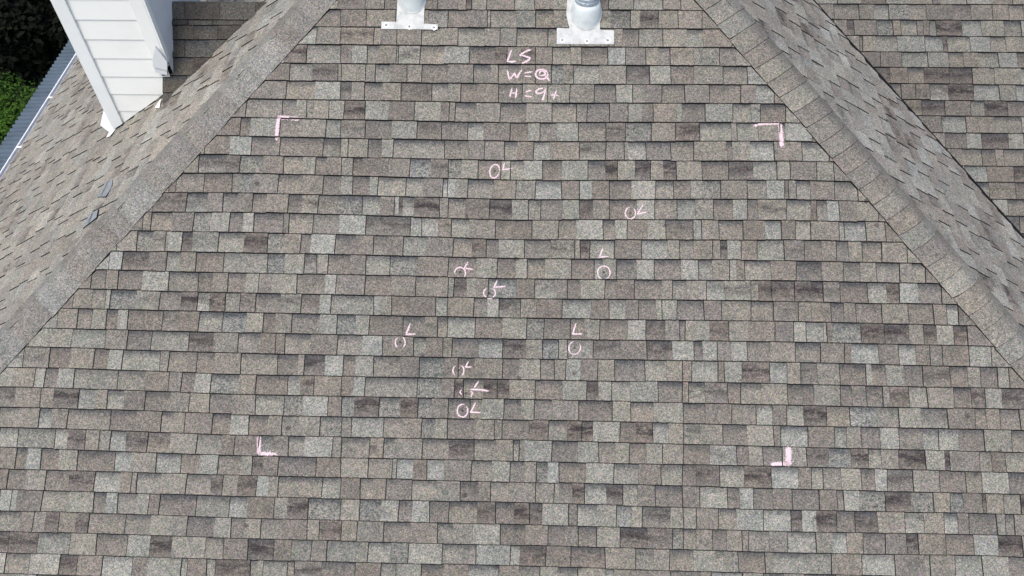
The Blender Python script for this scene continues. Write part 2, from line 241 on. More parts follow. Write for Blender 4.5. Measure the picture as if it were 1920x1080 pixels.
def shingle_mat():
    m, nt, b, n, l = nmat('shingle_granules')
    tc = n.new('ShaderNodeTexCoord')
    at = n.new('ShaderNodeAttribute'); at.attribute_name = 'tint'
    ax = n.new('ShaderNodeAttribute'); ax.attribute_name = 'aux'
    sp = n.new('ShaderNodeSeparateColor')
    l.new(ax.outputs['Color'], sp.inputs[0])

    def math_(op, a, c=None, d=None, clamp=False):
        q = n.new('ShaderNodeMath'); q.operation = op; q.use_clamp = clamp
        for i, v in enumerate((a, c, d)):
            if v is None:
                continue
            if isinstance(v, (int, float)):
                q.inputs[i].default_value = v
            else:
                l.new(v, q.inputs[i])
        return q.outputs[0]

    def noise(scale, detail=3, rough=0.6, vec=None):
        q = n.new('ShaderNodeTexNoise')
        q.inputs['Scale'].default_value = scale
        q.inputs['Detail'].default_value = detail
        q.inputs['Roughness'].default_value = rough
        l.new(vec or tc.outputs['Object'], q.inputs['Vector'])
        return q

    def rng(v, a, c, d=0.0, e=1.0, smooth=False):
        q = n.new('ShaderNodeMapRange')
        if smooth:
            q.interpolation_type = 'SMOOTHSTEP'
        for k, x in (('From Min', a), ('From Max', c), ('To Min', d), ('To Max', e)):
            q.inputs[k].default_value = x
        l.new(v, q.inputs['Value'])
        return q.outputs[0]

    def mixc(f, a, c, mode='MIX'):
        q = n.new('ShaderNodeMix'); q.data_type = 'RGBA'; q.blend_type = mode
        if isinstance(f, (int, float)):
            q.inputs['Factor'].default_value = f
        else:
            l.new(f, q.inputs['Factor'])
        for k, v in (('A', a), ('B', c)):
            if isinstance(v, tuple):
                q.inputs[k].default_value = (*v, 1)
            else:
                l.new(v, q.inputs[k])
        return q.outputs['Result']

    n1 = noise(22, 4, 0.7)            # cluster noise
    n2 = noise(95, 2, 0.8)            # blotch edges
    t = sp.outputs['Blue']
    # printed shadow band at the top of the under-layer tabs
    tt = math_('ADD', t, math_('MULTIPLY', math_('SUBTRACT', n1.outputs['Fac'], 0.5), 0.34))
    tt = math_('ADD', tt, math_('MULTIPLY', math_('SUBTRACT', n2.outputs['Fac'], 0.5), 0.25))
    band = math_('MULTIPLY', rng(tt, 0.48, 0.90, 0, 1, True), sp.outputs['Red'])
    # dark blotch through the middle of the dark tabs
    mp = n.new('ShaderNodeMapping')
    mp.inputs['Scale'].default_value = (0.45, 1.5, 1.5)
    l.new(tc.outputs['Object'], mp.inputs['Vector'])
    n3 = noise(17, 4, 0.72, mp.outputs[0])
    mid = math_('SUBTRACT', 1.0, math_('MULTIPLY', math_('ABSOLUTE', math_('SUBTRACT', t, 0.52)), 2.3), clamp=True)
    bl = math_('MULTIPLY', rng(n3.outputs['Fac'], 0.38, 0.55), mid)
    bl = math_('MULTIPLY', math_('MULTIPLY', bl, 1.15), sp.outputs['Green'], clamp=True)
    bl = math_('MULTIPLY', bl, rng(n2.outputs['Fac'], 0.3, 0.6, 0.62, 1.0), clamp=True)
    c = mixc(math_('MULTIPLY', band, 0.85), at.outputs['Color'], (0.034, 0.040, 0.047))
    c = mixc(math_('MULTIPLY', bl, 0.95), c, (0.020, 0.017, 0.019))
    # coarse dark speckle (alpha)
    n4 = noise(52, 4, 0.8)
    spk = math_('MULTIPLY', rng(n4.outputs['Fac'], 0.50, 0.60), ax.outputs['Alpha'])
    c = mixc(math_('MULTIPLY', spk, 0.75), c, (0.034, 0.041, 0.042))
    # soft cloudiness within a tab
    cl = rng(noise(9, 5, 0.7).outputs['Fac'], 0.3, 0.7, 0.86, 1.13)
    cl = math_('MULTIPLY', cl, rng(noise(0.9, 3, 0.6).outputs['Fac'], 0.3, 0.7, 0.91, 1.07))
    # sparse spots of lost granules
    vs = n.new('ShaderNodeTexVoronoi'); vs.inputs['Scale'].default_value = 3.1
    l.new(tc.outputs['Object'], vs.inputs['Vector'])
    vd = math_('ADD', vs.outputs['Distance'], math_('MULTIPLY', math_('SUBTRACT', n2.outputs['Fac'], 0.5), 0.10))
    spot = rng(vd, 0.035, 0.075, 0.75, 0.0)
    c = mixc(spot, c, (0.035, 0.032, 0.032))
    # granules: two sizes of random cells
    v1 = n.new('ShaderNodeTexVoronoi'); v1.inputs['Scale'].default_value = 210
    l.new(tc.outputs['Object'], v1.inputs['Vector'])
    v2 = n.new('ShaderNodeTexVoronoi'); v2.inputs['Scale'].default_value = 105
    l.new(tc.outputs['Object'], v2.inputs['Vector'])
    s1 = n.new('ShaderNodeSeparateColor'); l.new(v1.outputs['Color'], s1.inputs[0])
    s2 = n.new('ShaderNodeSeparateColor'); l.new(v2.outputs['Color'], s2.inputs[0])
    g = math_('MULTIPLY', rng(s1.outputs[0], 0, 1, 0.55, 1.45), rng(s2.outputs[0], 0, 1, 0.76, 1.24))
    g = math_('MULTIPLY', g, cl)
    hue = mixc(0.13, (0.5, 0.5, 0.5), v1.outputs['Color'])
    hue = mixc(0.07, hue, v2.outputs['Color'])
    c = mixc(1.0, c, hue, 'MULTIPLY')
    q = n.new('ShaderNodeVectorMath'); q.operation = 'SCALE'
    l.new(c, q.inputs[0])
    l.new(math_('MULTIPLY', g, 2.0), q.inputs['Scale'])
    l.new(q.outputs[0], b.inputs['Base Color'])
    b.inputs['Roughness'].default_value = 0.9
    b.inputs['Specular IOR Level'].default_value = 0.12
    bp = n.new('ShaderNodeBump')
    bp.inputs['Strength'].default_value = 0.35
    bp.inputs['Distance'].default_value = 0.002
    l.new(s1.outputs[1], bp.inputs['Height'])
    l.new(bp.outputs[0], b.inputs['Normal'])
    return m


M_SH = shingle_mat()
M_EDGE = plain('asphalt_cut_edge', (0.010, 0.010, 0.011), 1.0, spec=0.1, scale=60)
M_DECK = plain('roof_deck', (0.03, 0.028, 0.027), 0.9)
M_BRUISE = plain('bare_asphalt_bruise', (0.045, 0.040, 0.038), 0.9, var=0.3, scale=120)
M_WHITE = plain('white_siding', (0.69, 0.71, 0.68), 0.6, var=0.03, scale=3, spec=0.3)
M_TRIM = plain('white_trim', (0.66, 0.69, 0.68), 0.5, var=0.025, scale=5, spec=0.3)
M_SHADET = plain('shaded_white_trim', (0.55, 0.58, 0.59), 0.5, var=0.03, scale=5, spec=0.3)  # white with the shade of the side face put into its colour
M_PIPE = plain('pipe_paint', (0.55, 0.60, 0.60), 0.5, var=0.08, scale=14, spec=0.4)
M_PLATE = plain('painted_flashing', (0.43, 0.445, 0.435), 0.6, metal=0.0, var=0.14, scale=16, spec=0.2)
M_GALV = plain('galvanised_collar', (0.40, 0.47, 0.52), 0.5, metal=0.3, var=0.22, scale=60, bump=0.5)
M_SCREW = plain('screw_head', (0.30, 0.31, 0.31), 0.5, metal=0.4, var=0.2, scale=90)
M_CAULK = plain('caulk', (0.74, 0.76, 0.76), 0.6, var=0.05, scale=40)
M_CORR = plain('corrugated_steel', (0.078, 0.110, 0.145), 0.6, metal=0.1, var=0.12, scale=5)
M_GUT = plain('gutter_white', (0.78, 0.79, 0.80), 0.4, var=0.04, scale=6)
M_GUTIN = plain('gutter_inside', (0.50, 0.53, 0.51), 0.6, var=0.12, scale=9)
M_SLATE = plain('bare_slate_tab', (0.20, 0.222, 0.235), 0.75, var=0.15, scale=30)
M_GROUND = plain('garden_soil', (0.018, 0.030, 0.010), 0.95, scale=3.5, grime=(0.012, 0.010, 0.007), spec=0.1)
M_BARK = plain('bark', (0.035, 0.027, 0.02), 0.9, scale=12)


def leaf_mat(name, a, c):
    m, nt, b, n, l = nmat(name)
    at = n.new('ShaderNodeAttribute'); at.attribute_name = 'tint'
    sp = n.new('ShaderNodeSeparateColor'); l.new(at.outputs['Color'], sp.inputs[0])
    mx = n.new('ShaderNodeMix'); mx.data_type = 'RGBA'
    mx.inputs['A'].default_value = (*a, 1); mx.inputs['B'].default_value = (*c, 1)
    l.new(sp.outputs[0], mx.inputs['Factor'])
    l.new(mx.outputs['Result'], b.inputs['Base Color'])
    b.inputs['Roughness'].default_value = 0.8
    b.inputs['Specular IOR Level'].default_value = 0.12
    return m


M_LEAF = leaf_mat('bush_leaf', (0.010, 0.028, 0.004), (0.052, 0.118, 0.014))
M_SHADELEAF = leaf_mat('shade_tinted_leaf', (0.0015, 0.0025, 0.001), (0.0035, 0.0055, 0.0025))  # near black: the deep shade is painted into the leaf colour


def chalk_mat():
    m, nt, b, n, l = nmat('pink_chalk')
    tc = n.new('ShaderNodeTexCoord')
    at = n.new('ShaderNodeAttribute'); at.attribute_name = 'tint'
    sp = n.new('ShaderNodeSeparateColor'); l.new(at.outputs['Color'], sp.inputs[0])
    ns = n.new('ShaderNodeTexNoise'); ns.inputs['Scale'].default_value = 170; ns.inputs['Detail'].default_value = 2
    l.new(tc.outputs['Object'], ns.inputs['Vector'])
    ad = n.new('ShaderNodeMath'); ad.operation = 'SUBTRACT'
    l.new(ns.outputs['Fac'], ad.inputs[0]); l.new(sp.outputs[0], ad.inputs[1])   # red: edge distance
    mr = n.new('ShaderNodeMapRange')
    mr.inputs['From Min'].default_value = -0.10; mr.inputs['From Max'].default_value = 0.15
    mr.inputs['To Min'].default_value = 0.0; mr.inputs['To Max'].default_value = 0.92
    l.new(ad.outputs[0], mr.inputs['Value'])
    b.inputs['Base Color'].default_value = (0.60, 0.47, 0.50, 1)
    b.inputs['Roughness'].default_value = 0.95
    l.new(mr.outputs[0], b.inputs['Alpha'])
    return m


M_CHALK = chalk_mat()


# ------------------------------------------------------------------ object helpers
def link(name, me, parent=None, **props):
    o = bpy.data.objects.new(name, me)
    scene.collection.objects.link(o)
    if parent is not None:
        o.parent = parent
    for k, v in props.items():
        o[k] = v
    return o


class MB:
    """mesh collector with per-corner tint / aux attributes"""
    def __init__(s):
        s.v, s.f, s.mi, s.tint, s.aux = [], [], [], [], []

    def face(s, pts, mi=0, tint=(1, 1, 1), aux=(0, 0, 0, 0), auxl=None):
        b = len(s.v)
        s.v.extend(tuple(p) for p in pts)
        s.f.append(tuple(range(b, b + len(pts))))
        s.mi.append(mi)
        for i in range(len(pts)):
            s.tint.append((*tint, 1))
            s.aux.append(auxl[i] if auxl else aux)

    def indexed(s, verts, faces, mi=0, tint=(1, 1, 1)):
        b = len(s.v)
        s.v.extend(tuple(p) for p in verts)
        for f in faces:
            s.f.append(tuple(b + i for i in f)); s.mi.append(mi)
            for i in f:
                s.tint.append((*tint, 1)); s.aux.append((0, 0, 0, 0))

    def box(s, lo, hi, mi=0):
        x0, y0, z0 = lo; x1, y1, z1 = hi
        v = [(x0, y0, z0), (x1, y0, z0), (x1, y1, z0), (x0, y1, z0), (x0, y0, z1), (x1, y0, z1), (x1, y1, z1), (x0, y1, z1)]
        s.indexed(v, [(0, 3, 2, 1), (4, 5, 6, 7), (0, 1, 5, 4), (1, 2, 6, 5), (2, 3, 7, 6), (3, 0, 4, 7)], mi)

    def build(s, name, mats, parent=None, smooth=False, **props):
        me = bpy.data.meshes.new(name)
        me.from_pydata(s.v, [], s.f)
        for m in (mats if isinstance(mats, (list, tuple)) else [mats]):
            me.materials.append(m)
        me.polygons.foreach_set('material_index', s.mi)
        if smooth:
            me.polygons.foreach_set('use_smooth', [True] * len(s.f))
        a = me.color_attributes.new('tint', 'FLOAT_COLOR', 'CORNER')
        a.data.foreach_set('color', np.array(s.tint, dtype=np.float32).ravel())
        a = me.color_attributes.new('aux', 'FLOAT_COLOR', 'CORNER')
        a.data.foreach_set('color', np.array(s.aux, dtype=np.float32).ravel())
        me.update()
        return link(name, me, parent, **props)


def lathe(mb, c, prof, seg=32, mi=0, wob=0.0):
    v, f = [], []
    for r, z in prof:
        for i in range(seg):
            a = 2 * math.pi * i / seg
            rr = r * (1 + wob * (R.random() - 0.5))
            v.append((c[0] + rr * math.cos(a), c[1] + rr * math.sin(a), c[2] + z))
    for j in range(len(prof) - 1):
        for i in range(seg):
            k = (i + 1) % seg
            f.append((j * seg + i, j * seg + k, (j + 1) * seg + k, (j + 1) * seg + i))
    mb.indexed(v, f, mi)


def empty(name, loc, parent=None, **props):
    o = link(name, None, parent, **props)
    o.location = loc
    return o


# ------------------------------------------------------------------ shingles
TONES = {'a': (0.159, 0.151, 0.128), 'w': (0.190, 0.194, 0.171), 'g': (0.170, 0.170, 0.145), 'b': (0.138, 0.129, 0.112),
         'd': (0.126, 0.115, 0.100), 'k': (0.163, 0.164, 0.145)}
MEAN = (0.154, 0.150, 0.129)


def tone(c, rr, gain=1.0, con=1.0):
    lo = c.lower()
    base = tuple(m_ + (x - m_) * con for x, m_ in zip(TONES[lo], MEAN))
    if lo == 'a':
        f = rr.random()
        o = TONES['g'] if rr.random() < 0.5 else TONES['b']
        o = tuple(m_ + (x - m_) * con for x, m_ in zip(o, MEAN))
        base = tuple(x + (y - x) * f * 0.55 for x, y in zip(base, o))
    g = (1 + (rr.random() - 0.5) * 0.14) * gain
    w = (rr.random() - 0.5) * 0.05
    col = (base[0] * g * (1 + w), base[1] * g, base[2] * g * (1 - w))
    band = (0.45 + 0.55 * rr.random()) if c.isupper() else 0.08 * rr.random()
    blot = {'d': 0.65 + 0.6 * rr.random(), 'b': 0.25 * rr.random() ** 2}.get(lo, 0.0)
    if rr.random() < 0.09 and lo != 'd':
        blot = 0.35 + 0.4 * rr.random()
    spk = {'k': 1.0, 'd': 0.3}.get(lo, 0.12 * rr.random() if rr.random() < 0.7 else 0.4)
    return col, (band * con, blot * con, spk * con)


def clip(poly, P):
    """poly: list of (u, v, t, flag of edge leaving the point); P: convex CCW polygon"""
    m = len(P)
    for i in range(m):
        ax, ay = P[i]; bx, by = P[(i + 1) % m]
        ex, ey = bx - ax, by - ay
        dist = lambda p: ex * (p[1] - ay) - ey * (p[0] - ax)
        out = []
        for j in range(len(poly)):
            a, b = poly[j], poly[(j + 1) % len(poly)]
            da, db = dist(a), dist(b)
            if da >= 0:
                out.append(a)
            if (da >= 0) != (db >= 0):
                s = da / (da - db)
                q = (a[0] + (b[0] - a[0]) * s, a[1] + (b[1] - a[1]) * s, a[2] + (b[2] - a[2]) * s, 'c' if da >= 0 else a[3])
                out.append(q)
        poly = out
        if len(poly) < 3:
            return []
    return poly


H_BUTT, H_TOP, H_TOOTH = 0.0100, 0.0010, 0.0040


def make_slope(fr, P, bands, vline, layout, rr, gain=1.0, fine=True, name='roof_slope', parent=None, slant=0.0078, sslant=0.0056, tooth=H_TOOTH, con=1.0, **props):
    mb = MB()
    hmap = {}
    us = [p[0] for p in P]
    ulo, uhi = min(us) - 0.1, max(us) + 0.1
    step = 0.022 if fine else 0.05
    amp = 0.0011 if fine else 0.0008
    for k in bands:
        # crop the run to the polygon at this height
        vm0, vm1 = vline(k, 0), vline(k - 1, 0)
        cells = layout(k, ulo, uhi)
        off = 0.0
        nxt = ulo + rr.random()
        recs = []
        for i, (u0, c, sep) in enumerate(cells):
            u1 = cells[i + 1][0] if i + 1 < len(cells) else uhi
            recs.append([u0, u1, c, sep, (tooth if c.islower() else 0.0) + rr.random() * 0.0009, 0.0])
        for r in recs:
            if r[0] > nxt:
                off = (rr.random() - 0.5) * 0.0075; nxt = r[0] + 0.95 + 0.1 * rr.random()
            r[5] = off
        hmap[k] = recs
        lean = [(rr.random() - 0.5) * 0.006 for _ in range(len(recs) + 1)]
        for i, (u0, u1, c, sep, hh, dv) in enumerate(recs):
            if u1 - u0 < 0.004:
                continue
            col, (band, blot, spk) = tone(c, rr, gain, con)
            nL = recs[i - 1] if i else None
            nR = recs[i + 1] if i + 1 < len(recs) else None
            poly = []
            nb = max(1, int((u1 - u0) / step))
            v00, v01 = vline(k, u0) + dv, vline(k, u1) + dv
            w00, w01 = vline(k - 1, u0) + 0.012, vline(k - 1, u1) + 0.012
            lu, ru = lean[i], lean[i + 1]
            for q in range(nb + 1):
                s = q / nb
                u = u0 + (u1 - u0) * s - (lu * (1 - s) + ru * s)
                j = (rr.random() - 0.5) * 2 * amp
                poly.append([u, v00 + (v01 - v00) * s + j, 0.0, 'b'])
            poly[-1][3] = 'r'
            ns = 4 if fine else 1
            for q in range(1, ns):
                s = q / ns
                poly.append([u1 - ru * (1 - 2 * s) + (rr.random() - 0.5) * amp, v01 + (w01 - v01) * s, s, 'r'])
            poly.append([u1 + ru, w01, 1.08, 't'])
            poly.append([u0 + lu, w00, 1.08, 'l'])
            for q in range(1, ns):
                s = 1 - q / ns
                poly.append([u0 - lu * (1 - 2 * s) + (rr.random() - 0.5) * amp, v00 + (w00 - v00) * s, s, 'l'])
            poly = clip([tuple(p) for p in poly], P)
            if not poly:
                continue
            H = lambda t, hh=hh: H_BUTT + (H_TOP - H_BUTT) * t + hh
            mb.face([fr.at(p[0], p[1], H(p[2])) for p in poly], 0, col, auxl=[(band, blot, min(p[2], 1.0), spk) for p in poly])
            for a in range(len(poly)):
                p, q = poly[a], poly[(a + 1) % len(poly)]
                fl = p[3]
                if fl == 'b':
                    lo = 0.0042
                    mb.face([fr.at(p[0], p[1], H(p[2])), fr.at(p[0], p[1] - slant, lo), fr.at(q[0], q[1] - slant, lo), fr.at(q[0], q[1], H(q[2]))], 1)
                elif fl == 'c':
                    mb.face([fr.at(p[0], p[1], H(p[2])), fr.at(p[0], p[1], -0.01), fr.at(q[0], q[1], -0.01), fr.at(q[0], q[1], H(q[2]))], 1)
                elif fl in 'rl':
                    nb_ = nR if fl == 'r' else nL
                    if nb_ is None:
                        continue
                    dh = hh - nb_[4]
                    if dh <= 0:
                        continue
                    sg = 1 if fl == 'r' else -1
                    hard = (nR[3] if fl == 'r' else sep) == '|'
                    s_ = (sslant if hard else 0.0009) * sg
                    lo = lambda t: H(t) - dh + 0.0004
                    mb.face([fr.at(p[0], p[1], H(p[2])), fr.at(p[0] + s_, p[1], lo(p[2])), fr.at(q[0] + s_, q[1], lo(q[2])), fr.at(q[0], q[1], H(q[2]))], 1)
    o = mb.build(name, [M_SH, M_EDGE], parent, **props)
    o['_h'] = 0
    del o['_h']
    return o, hmap


def rand_cells(rr, u0, u1, wmin=0.10, wmax=0.24, first=None):
    out = []
    u = u0
    low = rr.random() < 0.5
    while u < u1:
        low = not low if rr.random() < 0.9 else low
        c = rr.choices('awgbdk', (34, 15, 16, 24, 7, 4))[0]
        if low:
            c = c.upper()
        out.append((u, c, '|' if (rr.random() < 0.62) else ','))
        w = rr.uniform(wmin, wmax)
        if rr.random() < 0.10:
            w = rr.uniform(0.025, 0.07)
        u += w
    return out


# course lines of the front slope as they were laid: dv (mm) at five stations across
LINES = {}
for ln in LINE_TXT.strip().split('\n'):
    k, *r = ln.split()
    LINES[int(k)] = ([float(x.split(',')[0]) for x in r], [float(x.split(',')[1]) / 1000 for x in r])
KMIN, KMAX = min(LINES), max(LINES)


def vline_main(k, u):
    a, b = LINES[max(KMIN, min(KMAX, k))]
    return OFF1 - k * E + float(np.interp(u, a, b))


import re
TABLE = {}
for ln in TABLE_TXT.strip().split('\n'):
    k, s_ = ln.split(' ', 1)
    TABLE[int(k)] = [(int(u) / 1000, c, sp) for sp, u, c in re.findall(r'([|,])(-?\d+)([a-zA-Z])', s_)]


def layout_main(k, ulo, uhi):
    rr = random.Random(1000 + k)
    if k not in TABLE:
        return rand_cells(rr, ulo, uhi)
    t = TABLE[k]
    out = [c for c in rand_cells(rr, ulo, t[0][0] - 0.06)] + list(t)
    return out + [(u, c, sp) for u, c, sp in rand_cells(rr, t[-1][0] + 0.17, uhi)]


def make_layout(seed, **kw):
    return lambda k, a, b: rand_cells(random.Random(seed + k), a + random.Random(seed * 3 + k).random() * 0.2 - 0.2, b, **kw)


# ------------------------------------------------------------------ the house
house = empty('house', (0, 4, 0), label='house under a hipped grey-brown asphalt shingle roof marked with pink chalk', category='house')
HP = Matrix.Translation(house.location).inverted()


def under(o):
    """keep world-space mesh coordinates below the house empty"""
    o.matrix_parent_inverse = HP
    return o


VE = (EAVE + D1 * CM) / SM
P_MAIN = [((VE - LH) / KH, VE), ((RH - VE) / KH, VE), (XR, (LH + RH) / 2)]
main_o, HM = make_slope(F_MAIN, P_MAIN, range(-16, 35), vline_main, layout_main, random.Random(3), parent=house,
                        label='front roof slope with chalk test marks')
under(main_o)

xe = -5.955
yh = lambda x: (TS * x + CL - C1) / TM
P_LEFT = [(-11.0, xe / CS), (-yh(xe), xe / CS), (-yh(XR), XR / CS), (-11.0, XR / CS)]
ve_l = xe / CS
left_o, _ = make_slope(F_LEFT, P_LEFT, range(0, 52), lambda k, u: ve_l + (51 - k) * E - 0.001, make_layout(500), random.Random(4), gain=1.42,  # same shingles; raised gain paints in the grazing sky light
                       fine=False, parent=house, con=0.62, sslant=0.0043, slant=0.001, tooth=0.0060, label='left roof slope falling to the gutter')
under(left_o)
xr_e = 6.0
yhr = lambda x: (-TS * x + CR - C1) / TM
yvr = lambda x: (-TS * x + CR - C2) / TM
P_RIGHT = [(yhr(xr_e), -xr_e / CS), (yvr(xr_e), -xr_e / CS), (yvr(XR), -XR / CS), (yhr(XR), -XR / CS)]
right_o, _ = make_slope(F_RIGHT, P_RIGHT, range(0, 54), lambda k, u: -xr_e / CS + (53 - k) * E, make_layout(900), random.Random(5), gain=1.36,  # raised gain again puts the grazing light into the colour
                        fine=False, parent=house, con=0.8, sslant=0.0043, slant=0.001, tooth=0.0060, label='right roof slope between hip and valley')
under(right_o)
vb = (EAVE + D2 * CM) / SM
P_BACK = [((VA - vb) / KH, vb), (9.0, vb), (9.0, 7.0), ((VA - 7.0) / KH, 7.0)]
back_o, _ = make_slope(F_BACK, P_BACK, range(-26, 29), lambda k, u: OFF2 - k * E2, make_layout(1300), random.Random(6), gain=0.86, parent=house,
                       label='rear front-facing roof slope beyond the valley')
under(back_o)
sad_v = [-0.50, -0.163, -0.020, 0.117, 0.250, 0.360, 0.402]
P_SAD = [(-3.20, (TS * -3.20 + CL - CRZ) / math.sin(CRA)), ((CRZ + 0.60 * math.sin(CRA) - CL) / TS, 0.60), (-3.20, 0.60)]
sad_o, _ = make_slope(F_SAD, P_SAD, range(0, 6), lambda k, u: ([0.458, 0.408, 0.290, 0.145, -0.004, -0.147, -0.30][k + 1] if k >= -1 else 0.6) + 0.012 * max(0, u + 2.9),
                      make_layout(1700), random.Random(8), gain=0.42, parent=house, label='small saddle slope beside the white chimney, shade in its colour')  # low gain puts the chimney's shade into the shingle colour
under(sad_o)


# solid deck under the shingles
def deck():
    mb = MB()
    def sheet(fr, P, h=-0.012, th=0.05):
        t = [fr.at(u, v, h) for u, v in P]; b = [fr.at(u, v, h - th) for u, v in P]
        mb.face(t); mb.face(b[::-1])
        for i in range(len(P)):
            j = (i + 1) % len(P)
            mb.face([t[i], b[i], b[j], t[j]])
    sheet(F_MAIN, P_MAIN); sheet(F_LEFT, P_LEFT); sheet(F_RIGHT, P_RIGHT); sheet(F_BACK, P_BACK)
    return under(mb.build('roof_deck', M_DECK, house))


deck()
# saddle body (ridge cap, far side)
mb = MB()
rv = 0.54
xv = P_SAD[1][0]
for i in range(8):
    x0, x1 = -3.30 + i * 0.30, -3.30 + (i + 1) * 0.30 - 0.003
    col, (a_, b_, c_) = tone(R.choice('abgk'), R, 0.42)  # caps toned down alike, with the chimney's shade in the colour
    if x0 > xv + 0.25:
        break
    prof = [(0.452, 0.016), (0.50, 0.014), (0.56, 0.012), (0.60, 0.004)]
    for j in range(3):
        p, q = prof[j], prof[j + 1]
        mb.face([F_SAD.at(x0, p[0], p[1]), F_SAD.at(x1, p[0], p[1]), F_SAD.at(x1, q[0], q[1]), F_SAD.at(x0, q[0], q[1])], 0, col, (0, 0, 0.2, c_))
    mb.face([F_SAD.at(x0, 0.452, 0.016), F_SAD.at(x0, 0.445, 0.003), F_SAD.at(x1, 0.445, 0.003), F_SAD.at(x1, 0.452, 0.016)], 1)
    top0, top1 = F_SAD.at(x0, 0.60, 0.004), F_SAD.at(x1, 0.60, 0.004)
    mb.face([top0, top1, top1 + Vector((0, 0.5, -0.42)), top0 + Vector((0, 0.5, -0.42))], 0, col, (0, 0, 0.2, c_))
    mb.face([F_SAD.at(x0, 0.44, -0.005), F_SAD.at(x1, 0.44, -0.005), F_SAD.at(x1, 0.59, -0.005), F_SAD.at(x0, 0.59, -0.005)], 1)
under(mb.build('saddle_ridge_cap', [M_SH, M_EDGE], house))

# ------------------------------------------------------------------ hip caps
def hip_caps(p0, D, a, b, n1, n2, n, s0, seed, butt, slant, name, label):
    """p0 point on the hip, D unit uphill, a/b unit downslope directions square to the hip on either side"""
    rr = random.Random(seed)
    W = 0.170
    mb = MB()
    Q = [-1, -0.8, -0.6, -0.42, -0.28, -0.14, 0, 0.14, 0.28, 0.42, 0.6, 0.8, 1]
    r = 0.30

    def pt(s, q, h):
        fa = (q + math.sqrt(q * q + r * r)) / 2; fb = (-q + math.sqrt(q * q + r * r)) / 2
        k = fa / (fa + fb)
        nn = (n1 * k + n2 * (1 - k)).normalized()
        return p0 + D * s + a * (W * fa) + b * (W * fb) + nn * (h + 0.012 * (1 - q * q) + 0.015)
    for i in range(n):
        s = s0 + i * E
        col, (ba, bl, sk) = tone(rr.choices('awgbk', (42, 18, 14, 22, 4))[0], rr, 1.0, 0.8 if seed == 22 else 0.6)
        if seed == 21:
            col = (col[0] * 1.0, col[1] * 1.01, col[2] * 1.05)
        skew = (rr.random() - 0.5) * 0.012
        ds = (rr.random() - 0.5) * 0.01
        bow = 0.016 if seed == 22 else 0.0
        wq = 1 + (rr.random() - 0.5) * 0.05
        rows = []
        for t, h in ((0, butt), (0.4, butt * 0.75), (1.12, 0.004)):
            rows.append([pt(s + ds + skew * q + bow * q * q * (1 - t) + E * t, q * wq, h) for q in Q])
        for j in range(2):
            for m in range(len(Q) - 1):
                tt = (0.0, 0.4, 1.0)
                mb.face([rows[j][m + 1], rows[j][m], rows[j + 1][m], rows[j + 1][m + 1]], 0, col,
                        auxl=[(0.1, 0, tt[j], sk * .5), (0.1, 0, tt[j], sk * .5), (0.1, 0, tt[j + 1], sk * .5), (0.1, 0, tt[j + 1], sk * .5)])
        low = [pt(s + ds + skew * q + bow * q * q - slant, q * wq, 0.002) for q in Q]
        for m in range(len(Q) - 1):
            mb.face([rows[0][m + 1], low[m + 1], low[m], rows[0][m]], 1)
        for side, m in ((1, -1), (-1, 0)):          # long edges
            e0, e1, e2 = rows[0][m], rows[1][m], rows[2][m]
            d = (a if side > 0 else b) * 0.007
            nn = (n1 if side > 0 else n2)
            z = lambda p, h: p + d - nn * h
            mb.face([e0, e1, z(e1, 0.018), z(e0, 0.022)], 1)
            mb.face([e1, e2, z(e2, 0.014), z(e1, 0.018)], 1)
    return under(mb.build(name, [M_SH, M_EDGE], house, smooth=False, label=label))


def hip_dir(sx):
    # left hip: direction (1, TS/TM, TS); right hip mirrored in x
    return Vector((sx, TS / TM, TS)).normalized()


def square(nrm, D, ref):
    w = nrm.cross(D).normalized()
    return w if w.dot(ref) > 0 else -w


for sx, side, seed in ((1, F_LEFT, 21), (-1, F_RIGHT, 22)):
    D = hip_dir(sx)
    u_e = (VE - LH) / KH if sx == 1 else (RH - VE) / KH
    p0 = F_MAIN.at(u_e, VE)
    a = square(F_MAIN.N, D, Vector((0, -1, 0)))
    b = square(side.N, D, Vector((-sx, 0, 0)))
    apex = F_MAIN.at(XR, (LH + RH) / 2)
    n = int((apex - p0).length / E)
    hip_caps(p0, D, a, b, F_MAIN.N, side.N, n, 0.02, seed, 0.003 if sx == 1 else 0.0075, 0.0005 if sx == 1 else 0.0060, 'hip_cap',
             'smooth hip cap on the left hip' if sx == 1 else 'hip cap on the right hip with visible lapped joints')

# closed-cut valley edge: the side slope's trimmed shingle edge over the rear slope
mb = MB()
rr = random.Random(31)
pv0 = F_BACK.at((VA - vb) / KH, vb)
pv1 = F_BACK.at((VA - 6.6) / KH, 6.6)
Dv = (pv1 - pv0).normalized(); Lv = (pv1 - pv0).length
wv = square(F_BACK.N, Dv, Vector((1, 0, 0)))
s = 0.0
prev = 0.0
while s < Lv:
    j = (rr.random() - 0.5) * 0.004
    A_, B_ = pv0 + Dv * s, pv0 + Dv * (s + 0.06)
    mb.face([A_ + wv * 0.004 + F_BACK.N * 0.020, A_ + wv * (0.015 + prev) + F_BACK.N * 0.0135, B_ + wv * (0.015 + j) + F_BACK.N * 0.0135, B_ + wv * 0.004 + F_BACK.N * 0.020], 0)
    mb.face([A_ - wv * 0.02 + F_BACK.N * 0.012, A_ + wv * 0.004 + F_BACK.N * 0.020, B_ + wv * 0.004 + F_BACK.N * 0.020, B_ - wv * 0.02 + F_BACK.N * 0.012], 0)
    prev = j
    s += 0.06
under(mb.build('valley_cut_edge', M_EDGE, house))


